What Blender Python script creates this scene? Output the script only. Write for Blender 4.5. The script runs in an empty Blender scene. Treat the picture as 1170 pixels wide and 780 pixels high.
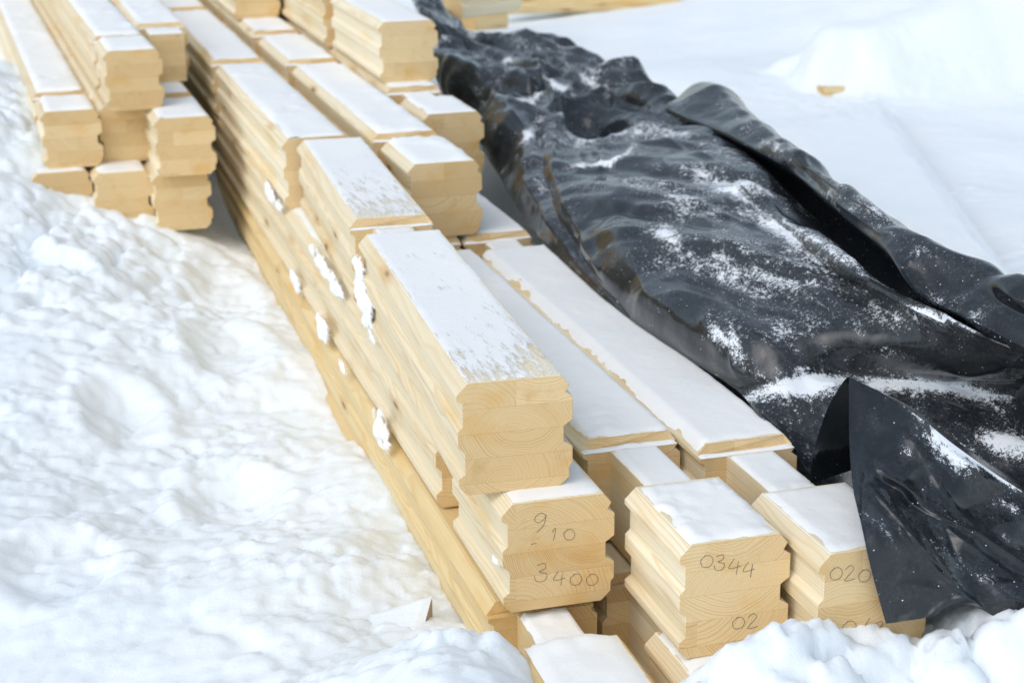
import bpy, bmesh, math, random
import numpy as np
from mathutils import Vector, Matrix

random.seed(7)
sc = bpy.context.scene
COL = sc.collection
R = math.radians

# ------------------------------------------------------------------ camera
FPX, PAN, TILT, ROLL = 2005.0, 0.2884, 0.3092, -0.0083
CAM = np.array([-0.9957, -2.4141, 1.1793])
fw = np.array([math.sin(PAN)*math.cos(TILT), math.cos(PAN)*math.cos(TILT), -math.sin(TILT)])
r0 = np.array([math.cos(PAN), -math.sin(PAN), 0.0]); u0 = np.cross(r0, fw)
rt = r0*math.cos(ROLL)+u0*math.sin(ROLL); up = -r0*math.sin(ROLL)+u0*math.cos(ROLL)

def at(u, v, z=None, y=None):
    """world point seen at photo position (u, v) on the level z (or at the depth y)"""
    d = fw+rt*(u-585)/FPX+up*(390-v)/FPX
    t = (z-CAM[2])/d[2] if z is not None else (y-CAM[1])/d[1]
    return CAM+t*d

cd = bpy.data.cameras.new('camera'); cam = bpy.data.objects.new('camera', cd); COL.objects.link(cam)
cd.sensor_width = 36; cd.lens = FPX/1170*36
cd.clip_end = 1000; cd.clip_start = 0.05
M = Matrix(((rt[0], up[0], -fw[0], CAM[0]), (rt[1], up[1], -fw[1], CAM[1]), (rt[2], up[2], -fw[2], CAM[2]), (0, 0, 0, 1)))
cam.matrix_world = M
cd.dof.use_dof = True; cd.dof.focus_distance = 3.05; cd.dof.aperture_fstop = 5.0
sc.camera = cam

# ------------------------------------------------------------------ world and light (thick overcast)
w = bpy.data.worlds.new("World"); sc.world = w; w.use_nodes = True
nt = w.node_tree; nt.nodes.clear()
SUN_EL, SUN_AZ = R(48), R(-125)     # azimuth measured clockwise from +Y
sky = nt.nodes.new('ShaderNodeTexSky'); sky.sky_type = 'NISHITA'; sky.sun_disc = False
sky.sun_elevation = SUN_EL; sky.sun_rotation = SUN_AZ; sky.air_density = 1.0; sky.dust_density = 1.5; sky.ozone_density = 1.0
bg = nt.nodes.new('ShaderNodeBackground'); bg.inputs[1].default_value = 0.15
hs = nt.nodes.new('ShaderNodeHueSaturation'); hs.inputs['Saturation'].default_value = 0.62; hs.inputs['Hue'].default_value = 0.485
out = nt.nodes.new('ShaderNodeOutputWorld')
nt.links.new(sky.outputs[0], hs.inputs['Color']); nt.links.new(hs.outputs[0], bg.inputs[0]); nt.links.new(bg.outputs[0], out.inputs[0])
sd = bpy.data.lights.new('sun', 'SUN'); sd.energy = 0.8; sd.angle = R(60); sd.color = (1.0, 0.985, 0.965)
sun = bpy.data.objects.new('sun', sd); COL.objects.link(sun)
dv = Vector((math.sin(SUN_AZ)*math.cos(SUN_EL), math.cos(SUN_AZ)*math.cos(SUN_EL), math.sin(SUN_EL)))
sun.rotation_euler = dv.to_track_quat('Z', 'Y').to_euler()
sun.location = dv*20
sc.view_settings.view_transform = 'Standard'; sc.view_settings.look = 'None'
sc.view_settings.exposure = 0.32; sc.view_settings.gamma = 1.0

# ------------------------------------------------------------------ numpy noise
def _h(ix, iy, s):
    ix = ix.astype(np.int64); iy = iy.astype(np.int64)
    n = (ix*374761393+iy*668265263+s*1442695041) & 0xffffffff
    n = ((n ^ (n >> 13))*1274126177) & 0xffffffff
    n = ((n ^ (n >> 16))*2246822519) & 0xffffffff
    return ((n ^ (n >> 15)) & 0xffffff)/float(0xffffff)

def vnoise(x, y, s=0):
    x0 = np.floor(x); y0 = np.floor(y); fx = x-x0; fy = y-y0
    fx = fx*fx*fx*(fx*(fx*6-15)+10); fy = fy*fy*fy*(fy*(fy*6-15)+10)
    a = _h(x0, y0, s); b = _h(x0+1, y0, s); c = _h(x0, y0+1, s); d = _h(x0+1, y0+1, s)
    return (a*(1-fx)+b*fx)*(1-fy)+(c*(1-fx)+d*fx)*fy

def fbm(x, y, s=0, o=4, g=0.5):
    t = 0; a = 1; n = 0
    c, sn = math.cos(0.6), math.sin(0.6)
    for k in range(o):
        t = t+a*(vnoise(x, y, s+k*17)-0.5); n += a
        a *= g; x, y = (x*c-y*sn)*2.03+5.1, (x*sn+y*c)*2.03+9.7
    return t/n*2

def clods(x, y, s=0):
    """rounded lumps: height of the highest dome over each point"""
    x0 = np.floor(x); y0 = np.floor(y); best = np.zeros_like(x)
    for i in (-1, 0, 1):
        for j in (-1, 0, 1):
            cx = x0+i; cy = y0+j
            px = cx+_h(cx, cy, s); py = cy+_h(cx, cy, s+1); r = 0.35+0.6*_h(cx, cy, s+2)
            d2 = ((x-px)**2+(y-py)**2)/(r*r)
            best = np.maximum(best, np.sqrt(np.clip(1-d2, 0, None))*r)
    return best

def sst(a, b, x):
    t = np.clip((x-a)/(b-a), 0, 1); return t*t*(3-2*t)

# ------------------------------------------------------------------ materials
def newmat(name):
    m = bpy.data.materials.new(name); m.use_nodes = True; m.node_tree.nodes.clear()
    N = m.node_tree.nodes; L = m.node_tree.links
    o = N.new('ShaderNodeOutputMaterial'); p = N.new('ShaderNodeBsdfPrincipled'); L.new(p.outputs[0], o.inputs[0])
    return m, N, L, p

class NT:
    def __init__(s, N, L): s.N, s.L = N, L
    def put(s, sock, v):
        if hasattr(v, 'links') or isinstance(v, bpy.types.NodeSocket): s.L.new(v, sock)
        else: sock.default_value = v
    def math(s, op, a, b=None, c=None, clamp=False):
        n = s.N.new('ShaderNodeMath'); n.operation = op; n.use_clamp = clamp
        for i, v in enumerate((a, b, c)):
            if v is not None: s.put(n.inputs[i], v)
        return n.outputs[0]
    def vmath(s, op, a, b=None, c=None):
        n = s.N.new('ShaderNodeVectorMath'); n.operation = op
        for i, v in enumerate((a, b, c)):
            if v is not None: s.put(n.inputs[i], v)
        return n.outputs['Value'] if op in ('LENGTH', 'DOT_PRODUCT', 'DISTANCE') else n.outputs[0]
    def noise(s, vec, scale, detail=2.0, rough=0.5, dist=0.0):
        n = s.N.new('ShaderNodeTexNoise'); s.put(n.inputs['Vector'], vec)
        n.inputs['Scale'].default_value = scale; n.inputs['Detail'].default_value = detail
        n.inputs['Roughness'].default_value = rough; n.inputs['Distortion'].default_value = dist
        return n.outputs['Fac']
    def rng(s, v, a, b, c=0.0, d=1.0, smooth=True):
        n = s.N.new('ShaderNodeMapRange'); n.interpolation_type = 'SMOOTHSTEP' if smooth else 'LINEAR'
        s.put(n.inputs[0], v)
        for i, x in enumerate((a, b, c, d)): s.put(n.inputs[i+1], x)
        return n.outputs[0]
    def mix(s, f, a, b, blend='MIX'):
        n = s.N.new('ShaderNodeMix'); n.data_type = 'RGBA'; n.blend_type = blend
        s.put(n.inputs[0], f); s.put(n.inputs[6], a); s.put(n.inputs[7], b); return n.outputs[2]
    def bump(s, h, strength, dist, normal=None):
        n = s.N.new('ShaderNodeBump'); n.inputs['Strength'].default_value = strength; n.inputs['Distance'].default_value = dist
        s.put(n.inputs['Height'], h)
        if normal is not None: s.L.new(normal, n.inputs['Normal'])
        return n.outputs[0]
    def comb(s, x, y, z):
        n = s.N.new('ShaderNodeCombineXYZ')
        for i, v in enumerate((x, y, z)): s.put(n.inputs[i], v)
        return n.outputs[0]

def wood_material(name, side=(0.86, 0.77, 0.57), end=(0.77, 0.57, 0.305), ring=0.0052, aged=0.0):
    m, N, L, p = newmat(name); T = NT(N, L)
    tc = N.new('ShaderNodeTexCoord'); obj = tc.outputs['Object']
    at_ = N.new('ShaderNodeAttribute'); at_.attribute_type = 'OBJECT'; at_.attribute_name = 'seed'; seed = at_.outputs['Fac']
    sp = N.new('ShaderNodeSeparateXYZ'); L.new(obj, sp.inputs[0]); x, y, z = sp.outputs
    # wandering of the fibres along the beam
    wv = T.comb(T.math('ADD', T.math('MULTIPLY', x, 6.0), seed), T.math('MULTIPLY', y, 1.3), T.math('MULTIPLY', z, 6.0))
    n1 = N.new('ShaderNodeTexNoise'); L.new(wv, n1.inputs['Vector']); n1.inputs['Scale'].default_value = 1.0; n1.inputs['Detail'].default_value = 3
    ws = N.new('ShaderNodeSeparateColor'); L.new(n1.outputs['Color'], ws.inputs[0])
    # glued boards
    zz = T.math('DIVIDE', T.math('ADD', z, 0.003), 0.0455)
    idx = T.math('FLOOR', zz)
    split = T.math('GREATER_THAN', x, T.math('ADD', 0.07, T.math('MULTIPLY', T.math('SINE', T.math('ADD', T.math('MULTIPLY', idx, 4.3), seed)), 0.045)))
    half = T.math('MULTIPLY', split, T.math('GREATER_THAN', T.math('FRACT', T.math('ADD', T.math('MULTIPLY', idx, 0.37), seed)), 0.55))
    wn = N.new('ShaderNodeTexWhiteNoise'); wn.noise_dimensions = '3D'
    L.new(T.comb(idx, seed, half), wn.inputs['Vector'])
    rs = N.new('ShaderNodeSeparateColor'); L.new(wn.outputs['Color'], rs.inputs[0])
    cx = T.math('MULTIPLY_ADD', rs.outputs[0], 0.16, 0.02)
    czs = T.math('MULTIPLY_ADD', T.math('ROUND', rs.outputs[1]), 0.16, -0.08)
    zc = T.math('MULTIPLY', T.math('ADD', idx, 0.5), 0.0455)
    cz = T.math('ADD', zc, T.math('MULTIPLY', czs, T.math('ADD', 0.45, rs.outputs[2])))
    dx = T.math('ADD', T.math('SUBTRACT', x, cx), T.math('MULTIPLY_ADD', ws.outputs[0], 0.05, -0.025))
    dz = T.math('ADD', T.math('SUBTRACT', z, cz), T.math('MULTIPLY_ADD', ws.outputs[1], 0.05, -0.025))
    r = T.math('MULTIPLY', T.vmath('LENGTH', T.comb(dx, 0.0, dz)), T.math('MULTIPLY_ADD', rs.outputs[0], 0.9, 0.6))
    rr = T.math('ADD', T.math('DIVIDE', r, ring), T.math('MULTIPLY', T.noise(T.comb(r, rs.outputs[0], 0.0), 60, 1), 2.2))
    fr = T.math('FRACT', rr)
    late = T.math('MULTIPLY', T.rng(fr, 0.45, 0.9), T.rng(fr, 0.93, 1.0, 1.0, 0.0))
    vary = T.noise(T.comb(T.math('FLOOR', rr), seed, idx), 3.1, 1)
    late = T.math('MULTIPLY', late, T.rng(vary, 0.35, 0.65, 0.35, 1.0))
    # end grain or long grain
    ns = N.new('ShaderNodeSeparateXYZ'); L.new(tc.outputs['Normal'], ns.inputs[0])
    isend = T.math('GREATER_THAN', T.math('ABSOLUTE', ns.outputs[1]), 0.7)
    ray = T.noise(T.comb(T.math('MULTIPLY', x, 900.0), seed, T.math('MULTIPLY', z, 70.0)), 1.0, 2)
    fib = T.noise(T.comb(T.math('ADD', T.math('MULTIPLY', x, 330.0), seed), T.math('MULTIPLY', y, 5.0), T.math('MULTIPLY', z, 330.0)), 1.0, 3)
    blot = T.noise(T.comb(T.math('ADD', T.math('MULTIPLY', x, 9.0), seed), T.math('MULTIPLY', y, 3.0), T.math('MULTIPLY', z, 14.0)), 1.0, 3)
    side2 = tuple(c*f for c, f in zip(side, (0.83, 0.71, 0.54)))
    end2 = tuple(c*f for c, f in zip(end, (0.70, 0.60, 0.50)))
    cs = T.mix(T.math('MULTIPLY', late, 0.62), (*side, 1), (*side2, 1))
    ce = T.mix(T.math('MULTIPLY', late, T.math('MULTIPLY_ADD', rs.outputs[1], 0.55, 0.25)), (*end, 1), (*end2, 1))
    c = T.mix(isend, cs, ce)
    tint = T.math('MULTIPLY_ADD', rs.outputs[2], 0.22, 0.88)
    tint = T.math('MULTIPLY', tint, T.math('MULTIPLY_ADD', fib, 0.16, 0.92))
    tint = T.math('MULTIPLY', tint, T.math('MULTIPLY_ADD', T.math('MULTIPLY', ray, isend), 0.10, 0.95))
    wn2 = N.new('ShaderNodeTexWhiteNoise'); wn2.noise_dimensions = '1D'; L.new(seed, wn2.inputs['W'])
    tint = T.math('MULTIPLY', tint, T.math('MULTIPLY_ADD', wn2.outputs['Value'], 0.16, 0.89))
    damp = T.noise(T.comb(T.math('ADD', T.math('MULTIPLY', x, 16.0), T.math('MULTIPLY', seed, 2.3)), T.math('MULTIPLY', y, 1.5), T.math('MULTIPLY', z, 16.0)), 1.0, 4, 0.6)
    tint = T.math('MULTIPLY', tint, T.rng(damp, 0.55, 0.78, 1.0, 0.80))
    tv = T.comb(T.math('POWER', tint, 0.7), tint, T.math('POWER', tint, 1.5))
    c = T.mix(1.0, c, tv, 'MULTIPLY')
    # warm heartwood blotches
    c = T.mix(T.rng(blot, 0.50, 0.75, 0.0, 0.7), c, T.mix(1.0, c, (0.95, 0.78, 0.50, 1), 'MULTIPLY'))
    # glue lines between boards
    gl = T.math('ABSOLUTE', T.math('SUBTRACT', T.math('FRACT', zz), 0.0))
    glm = T.math('MULTIPLY', T.math('LESS_THAN', gl, 0.018), 0.45)
    c = T.mix(glm, c, T.mix(1.0, c, (0.62, 0.48, 0.32, 1), 'MULTIPLY'))
    # knots, oval and dark
    vo = N.new('ShaderNodeTexVoronoi'); vo.voronoi_dimensions = '3D'; vo.inputs['Scale'].default_value = 1.0
    L.new(T.comb(T.math('ADD', T.math('MULTIPLY', x, 11.0), T.math('MULTIPLY', seed, 1.7)), T.math('MULTIPLY', y, 3.4), T.math('MULTIPLY', z, 15.0)), vo.inputs['Vector'])
    kc = N.new('ShaderNodeSeparateColor'); L.new(vo.outputs['Color'], kc.inputs[0])
    keep = T.math('GREATER_THAN', kc.outputs[0], 0.55)
    kd = vo.outputs['Distance']
    kn = T.math('MULTIPLY', T.rng(kd, 0.055, 0.13, 1.0, 0.0), T.math('MULTIPLY', keep, T.math('SUBTRACT', 1.0, isend)))
    kh = T.math('MULTIPLY', T.rng(kd, 0.1, 0.32, 0.55, 0.0), T.math('MULTIPLY', keep, T.math('SUBTRACT', 1.0, isend)))
    c = T.mix(kh, c, (0.58, 0.36, 0.15, 1)); c = T.mix(T.math('MULTIPLY', kn, 0.85), c, (0.24, 0.12, 0.05, 1))
    if aged:
        c = T.mix(aged, c, (0.42, 0.33, 0.24, 1))
    L.new(c, p.inputs['Base Color'])
    p.inputs['Roughness'].default_value = 0.62; p.inputs['Specular IOR Level'].default_value = 0.28
    hgt = T.math('ADD', T.math('MULTIPLY', late, 0.35), T.math('ADD', T.math('MULTIPLY', fib, 0.5), T.math('MULTIPLY', T.math('MULTIPLY', ray, isend), 0.6)))
    L.new(T.bump(hgt, 0.35, 0.0012), p.inputs['Normal'])
    return m

WOOD = wood_material('pine_wood')
WOOD_GOLD = wood_material('pine_wood_golden', side=(0.80, 0.64, 0.36), end=(0.70, 0.48, 0.22))
WOOD_GREY = wood_material('weathered_wood', side=(0.44, 0.35, 0.25), end=(0.40, 0.30, 0.20), aged=0.35)

def snow_material(name, base=(0.865, 0.91, 0.94), fine=220, coarse=28, thin=False):
    m, N, L, p = newmat(name); T = NT(N, L)
    g = N.new('ShaderNodeNewGeometry'); pos = g.outputs['Position']
    a = T.noise(pos, coarse, 5, 0.6); b = T.noise(pos, fine, 3, 0.65); mot = T.noise(pos, 3.0, 3)
    c = T.mix(T.rng(mot, 0.3, 0.75), (*base, 1), (base[0]*0.955, base[1]*0.975, base[2]*0.99, 1))
    p.inputs['Roughness'].default_value = 0.75; p.inputs['Specular IOR Level'].default_value = 0.2
    if not thin:
        p.inputs['Subsurface Weight'].default_value = 0.35
        p.inputs['Subsurface Radius'].default_value = (0.03, 0.035, 0.04); p.inputs['Subsurface Scale'].default_value = 0.5
    L.new(c, p.inputs['Base Color'])
    h = T.math('ADD', T.math('MULTIPLY', a, 1.0), T.math('MULTIPLY', b, 0.22))
    L.new(T.bump(h, 0.45, 0.007 if not thin else 0.004), p.inputs['Normal'])
    if thin:
        # dusting: crystals let the wood show through in worn streaks
        at_ = N.new('ShaderNodeAttribute'); at_.attribute_name = 'cover'
        sc_ = N.new('ShaderNodeMapping'); L.new(pos, sc_.inputs['Vector']); sc_.inputs['Scale'].default_value = (1, 0.16, 1)
        s1 = T.noise(sc_.outputs[0], 75, 6, 0.72); s2 = T.noise(pos, 900, 2, 0.5)
        cov = T.math('ADD', T.math('ADD', at_.outputs['Fac'], T.math('MULTIPLY_ADD', s1, 0.9, -0.45)), T.math('MULTIPLY_ADD', s2, 0.3, -0.15))
        L.new(T.rng(cov, 0.36, 0.60), p.inputs['Alpha'])
    return m

SNOW = snow_material('snow')
DUST = snow_material('snow_dusting', base=(0.93, 0.925, 0.90), thin=True)

def tarp_material(name):
    m, N, L, p = newmat(name); T = NT(N, L)
    g = N.new('ShaderNodeNewGeometry'); pos = g.outputs['Position']
    at_ = N.new('ShaderNodeAttribute'); at_.attribute_name = 'cover'
    d1 = N.new('ShaderNodeTexNoise'); L.new(pos, d1.inputs['Vector']); d1.inputs['Scale'].default_value = 7; d1.inputs['Detail'].default_value = 3
    mp = N.new('ShaderNodeMapping'); L.new(pos, mp.inputs['Vector']); mp.inputs['Scale'].default_value = (1.0, 0.45, 1.0); mp.inputs['Rotation'].default_value = (0, 0, 0.5)
    s0 = T.noise(mp.outputs[0], 9, 3, 0.55, 0.6)
    s1 = T.noise(mp.outputs[0], 34, 6, 0.75, 0.5); s2 = T.noise(pos, 420, 3, 0.7); s3 = T.noise(pos, 130, 4, 0.8)
    up_ = N.new('ShaderNodeSeparateXYZ'); L.new(g.outputs['Normal'], up_.inputs[0])
    flat = T.rng(up_.outputs[2], 0.35, 0.95, -0.35, 0.0)
    cov = T.math('ADD', at_.outputs['Fac'], flat)
    for s_, k in ((s0, 1.0), (s1, 1.7), (s3, 1.8), (s2, 1.5)):
        cov = T.math('ADD', cov, T.math('MULTIPLY_ADD', s_, k, -0.5*k))
    mask = T.rng(cov, 0.40, 0.58)
    veil = T.math('MULTIPLY', T.rng(cov, -0.35, 0.6), 0.045)
    mask = T.math('MAXIMUM', mask, veil)
    # loose single crystals
    vo = N.new('ShaderNodeTexVoronoi'); vo.inputs['Scale'].default_value = 150; L.new(pos, vo.inputs['Vector'])
    vc = N.new('ShaderNodeSeparateColor'); L.new(vo.outputs['Color'], vc.inputs[0])
    sp = T.math('MULTIPLY', T.math('LESS_THAN', vo.outputs['Distance'], T.math('MULTIPLY', vc.outputs[1], 0.22)), T.math('GREATER_THAN', vc.outputs[0], T.rng(s0, 0.35, 0.7, 0.97, 0.80)))
    mask = T.math('MAXIMUM', mask, T.math('MULTIPLY', sp, 0.85))
    base = T.mix(T.noise(pos, 5, 3), (0.008, 0.0105, 0.013, 1), (0.018, 0.022, 0.027, 1))
    c = T.mix(mask, base, (0.84, 0.88, 0.92, 1))
    L.new(c, p.inputs['Base Color'])
    L.new(T.rng(mask, 0.0, 1.0, T.rng(T.noise(pos, 11, 3), 0.3, 0.7, 0.08, 0.20), 0.8), p.inputs['Roughness'])
    p.inputs['Specular IOR Level'].default_value = 0.55
    cr = T.noise(mp.outputs[0], 9, 2, 0.5, 0.0); rid = T.math('ABSOLUTE', T.math('SUBTRACT', cr, 0.5))
    b = T.bump(rid, 0.16, 0.02)
    b = T.bump(T.noise(pos, 40, 2, 0.5), 0.10, 0.006, b)
    b = T.bump(mask, 0.6, 0.004, b)
    L.new(b, p.inputs['Normal'])
    return m
TARP = tarp_material('black_plastic_sheeting')
mm, N_, L_, p_ = newmat('graphite_pencil'); p_.inputs['Base Color'].default_value = (0.15, 0.13, 0.11, 1); p_.inputs['Roughness'].default_value = 0.5
PENCIL = mm

# ------------------------------------------------------------------ object helpers
def mesh_obj(name, verts, faces, mat, parent=None, smooth=False, attr=None):
    me = bpy.data.meshes.new(name)
    if isinstance(verts, np.ndarray): verts = verts.tolist()
    me.from_pydata(verts, [], faces); me.validate(); me.update()
    if mat: me.materials.append(mat)
    if smooth: me.polygons.foreach_set('use_smooth', [True]*len(me.polygons))
    if attr is not None:
        a = me.attributes.new('cover', 'FLOAT', 'POINT'); a.data.foreach_set('value', np.asarray(attr, dtype=np.float32))
    o = bpy.data.objects.new(name, me); COL.objects.link(o)
    if parent: o.parent = parent
    return o

def tag(o, label, cat, group=None):
    o['label'] = label; o['category'] = cat
    if group: o['group'] = group
    return o

def grid_faces(nx, ny, keep=None):
    i = np.arange(nx-1)[:, None]; j = np.arange(ny-1)[None, :]
    a = (i*ny+j); f = np.stack([a, a+ny, a+ny+1, a+1], -1).reshape(-1, 4)
    if keep is not None:
        k = (keep[:-1, :-1] | keep[1:, :-1] | keep[1:, 1:] | keep[:-1, 1:]).reshape(-1)
        f = f[k]
    return f

# comb-jointed section, seen from the beam's front end; x 0..W, z 0 (top) down to -H
def section(W=0.2, H=0.205, c=0.021, cut_top=0.0):
    a, s = 0.0, 0.0105
    L_ = [(0.0, -c), (0.0, -0.030), (s, -0.037), (s, -0.078), (0.0015, -0.087), (0.0015, -0.116), (s+0.003, -0.127),
          (s+0.003, -0.166), (0.002, -0.174), (0.002, -H+0.017), (0.016, -H)]
    Rr = [(W-0.018, -H), (W, -H+0.017), (W, -0.170), (W+0.006, -0.163), (W+0.006, -0.132), (W-0.010, -0.122), (W-0.010, -0.093),
          (W+0.006, -0.082), (W+0.006, -0.040), (W-0.007, -0.031), (W, -c+0.002)]
    k = H/0.205
    pts = [(x_, z_*k) for x_, z_ in L_+Rr]
    if cut_top: pts = [(0.0, -cut_top)]+pts[1:-1]+[(W, -cut_top)]
    else: pts = [(c, 0.0)]+pts+[(W-c*0.7, 0.0)]
    return pts

def prism(pts, y0, y1, front_slope=0.0):
    n = len(pts)
    v = [(x_, y0+(front_slope if z_ > -0.001 else 0.0), z_) for x_, z_ in pts]+[(x_, y1, z_) for x_, z_ in pts]
    f = [tuple(range(n))[::1], tuple(range(2*n-1, n-1, -1))]
    f += [(i, i+n, (i+1) % n+n, (i+1) % n) for i in range(n)]
    return v, f

def join(parts):
    V, F = [], []
    for v, f in parts:
        k = len(V); V += v; F += [tuple(i+k for i in q) for q in f]
    return V, F

def fixn(o, bev=0.0012):
    me = o.data; bm = bmesh.new(); bm.from_mesh(me); bmesh.ops.recalc_face_normals(bm, faces=bm.faces); bm.to_mesh(me); bm.free()
    if bev:
        m = o.modifiers.new('edge_wear', 'BEVEL'); m.width = bev; m.segments = 2; m.limit_method = 'ANGLE'; m.angle_limit = R(28)

def snow_sheet(x0, x1, y0, y1, z, t, seed, parent, step=0.010, edge=0.010, cover=1.0, bare=(0, 0), name='snow_cover', base=None):
    nx = max(6, int((x1-x0)/step)+1); ny = max(6, int((y1-y0)/(step*1.15))+1)
    X, Y = np.meshgrid(np.linspace(x0, x1, nx), np.linspace(y0, y1, ny), indexing='ij')
    ox, oy = seed*3.7, seed*1.9
    e = np.minimum(np.minimum(X-x0, x1-X), np.minimum(Y-y0, y1-Y))
    n1 = fbm((X+ox)*22, (Y+oy)*22, 3, 4); n2 = fbm((X+ox)*7, (Y+oy)*5, 5, 3)
    d = e/edge+n1*0.9+n2*0.75
    h = t*(0.72+0.30*n2+0.22*n1)*sst(0.1, 1.5, d)-0.0012*(1-sst(0.0, 0.5, d))
    h += t*1.1*clods((X+ox)*34, (Y+oy)*30, 13)*sst(.25, .6, fbm((X+ox)*6, (Y+oy)*4, 19, 2))*sst(0.1, 1.0, d)+t*.5*sst(0.0, .5, fbm((X+ox)*3, (Y+oy)*1.6, 29, 2))*sst(.2, 1.6, d)
    h += t*0.10*fbm((X+ox)*90, (Y+oy)*90, 9, 2)*sst(0.3, 1, d)
    Z = z+h+(base(X) if base else 0)
    cov = cover*np.ones_like(X)
    if bare[0] > 0: cov -= bare[0]*(1-sst(0.0, bare[1], Y-y0))
    cov = cov+0.12*n2
    keep = h > -0.0006
    V = np.stack([X, Y, Z], -1).reshape(-1, 3)
    F = grid_faces(nx, ny, keep)
    if len(F) == 0: return None
    o = mesh_obj(name, V, F.tolist(), DUST, parent, True, cov.reshape(-1))
    me = o.data
    bm = bmesh.new(); bm.from_mesh(me); bmesh.ops.delete(bm, geom=[v for v in bm.verts if not v.link_faces], context='VERTS'); bm.to_mesh(me); bm.free()
    return o

GROUP_MAIN = 'snow dusted timber beams of the main pile'
GROUP_LEFT = 'timber beams of the left hand pile'
_seed = [0]
def beam(label, x0, z, segs, slope=0.0, W=0.2, H=0.205, yaw_ref=None, snow=0.006, cover=0.93, mat=None, group=GROUP_MAIN,
         bare=(0, 0), step=0.012, hide_snow=(), edge=0.010, neckw=(0.055, 0.147), neck_drop=0.021, tilt=0.0, ndip=None, over=(0, 0)):
    """segs, front to back: (kind, y0, y1); kinds: head, shaft, neck"""
    _seed[0] += 1; sd_ = _seed[0]*1.37
    yr = segs[0][1] if yaw_ref is None else yaw_ref
    root = bpy.data.objects.new('timber_beam', None); COL.objects.link(root)
    root.empty_display_size = 0.1
    root.location = (x0, yr, z); root.rotation_euler = (tilt, 0, -math.atan(slope))
    tag(root, label, 'timber beam', group); root['kind'] = 'thing'
    for i, (kind, a, b) in enumerate(segs):
        a -= yr; b -= yr
        if kind == 'neck':
            prev_ = a-0.01 if i > 0 else a
            nH = H if ndip is None else ndip
            v, f = prism([(neckw[0], -neck_drop), (neckw[0], -nH+0.004), (neckw[1], -nH+0.004), (neckw[1], -neck_drop)], prev_, b+0.012)
            o = mesh_obj('joint_neck', v, f, mat or WOOD, root); fixn(o)
            if i not in hide_snow: snow_sheet(neckw[0], neckw[1], a-0.002 if i else a, b-0.006, -neck_drop, snow, sd_+i, root, 0.007, 0.004, cover)
        else:
            led = i > 0 and segs[i-1][0] == 'neck' and kind == 'shaft'
            nm = 'beam_head' if kind == 'head' else 'beam_shaft'
            parts = []
            pr = section(W, H)
            if led:
                lo = section(W, H, cut_top=neck_drop+0.0005)
                parts.append(prism(lo, a, a+0.03))
                v, f = prism(pr, a+0.012, b)
                v = [(x_, y_+(0.0 if z_ < -0.004 else 0.009) if y_ < a+0.02 else y_, z_) for x_, y_, z_ in v]
                # keep the lower part of the full section just behind the ledge block
                v = [(x_, y_+0.004 if (y_ < a+0.02 and z_ < -0.03) else y_, z_) for x_, y_, z_ in v]
                # shrink hidden overlap by a hair so that faces never coincide
                parts.append((v, f))
                V, F = [], []
                lo_in = parts[0][0]
                parts[0] = ([(x_*0.992+W*0.004, y_, z_*0.999) for x_, y_, z_ in lo_in], parts[0][1])
            else:
                parts.append(prism(pr, a, b))
            V, F = join(parts)
            o = mesh_obj(nm, V, F, mat or WOOD, root); fixn(o, 0.0012)
            if i not in hide_snow:
                ys = a+0.02 if led else a+0.002
                ch_ = lambda q: -np.clip(0.021-q, 0, 1)-np.clip(q-(W-0.0147), 0, 1)*1.3
                ov = over if kind == 'shaft' else (0, 0)
                snow_sheet(0.019-ov[0], W-0.014+ov[1], ys, b-0.002, 0.0, snow, sd_+i*0.31, root, step, edge, cover, bare, base=ch_ if ov[0]+ov[1] > 0 else None)
                if led: snow_sheet(0.002, W-0.002, a-0.001, a+0.016, -neck_drop, snow*0.7, sd_+i*0.77, root, 0.006, 0.003, cover)
    for ch in root.children: ch['seed'] = float(sd_*5.13)
    return root

def strokes(root, lines, origin, size, y=-0.0006, wd=0.0008, name='pencil_marking', slant=0.0):
    """hand lettering on the beam's end: polylines in a unit box, on the plane y"""
    V, F = [], []
    for pl in lines:
        # smooth with Catmull-Rom
        P = [np.array(p_, float) for p_ in pl]
        if len(P) > 2:
            Q = [P[0]]+P+[P[-1]]; S = []
            for k in range(1, len(Q)-2):
                for t in np.linspace(0, 1, 7)[:-1]:
                    a, b, c, d = Q[k-1:k+3]
                    S.append(0.5*((2*b)+(-a+c)*t+(2*a-5*b+4*c-d)*t*t+(-a+3*b-3*c+d)*t**3))
            S.append(P[-1]); P = S
        pts = [np.array([origin[0]+p_[0]*size, origin[1]+(p_[1]+p_[0]*slant)*size]) for p_ in P]
        for k in range(len(pts)-1):
            a, b = pts[k], pts[k+1]; d = b-a; L2 = np.linalg.norm(d)
            if L2 < 1e-6: continue
            d /= L2; n = np.array([-d[1], d[0]])*wd*0.5*(0.7+0.5*random.random()); b = b+d*0.0003
            q = len(V)
            for p2 in (a-n, a+n, b+n, b-n): V.append((p2[0], y, p2[1]))
            for p2 in (a-n, a+n, b+n, b-n): V.append((p2[0], y+0.0015, p2[1]))
            F += [(q, q+1, q+2, q+3), (q, q+4, q+5, q+1), (q+1, q+5, q+6, q+2), (q+2, q+6, q+7, q+3), (q+3, q+7, q+4, q)]
    return mesh_obj(name, V, F, PENCIL, root)

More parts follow.
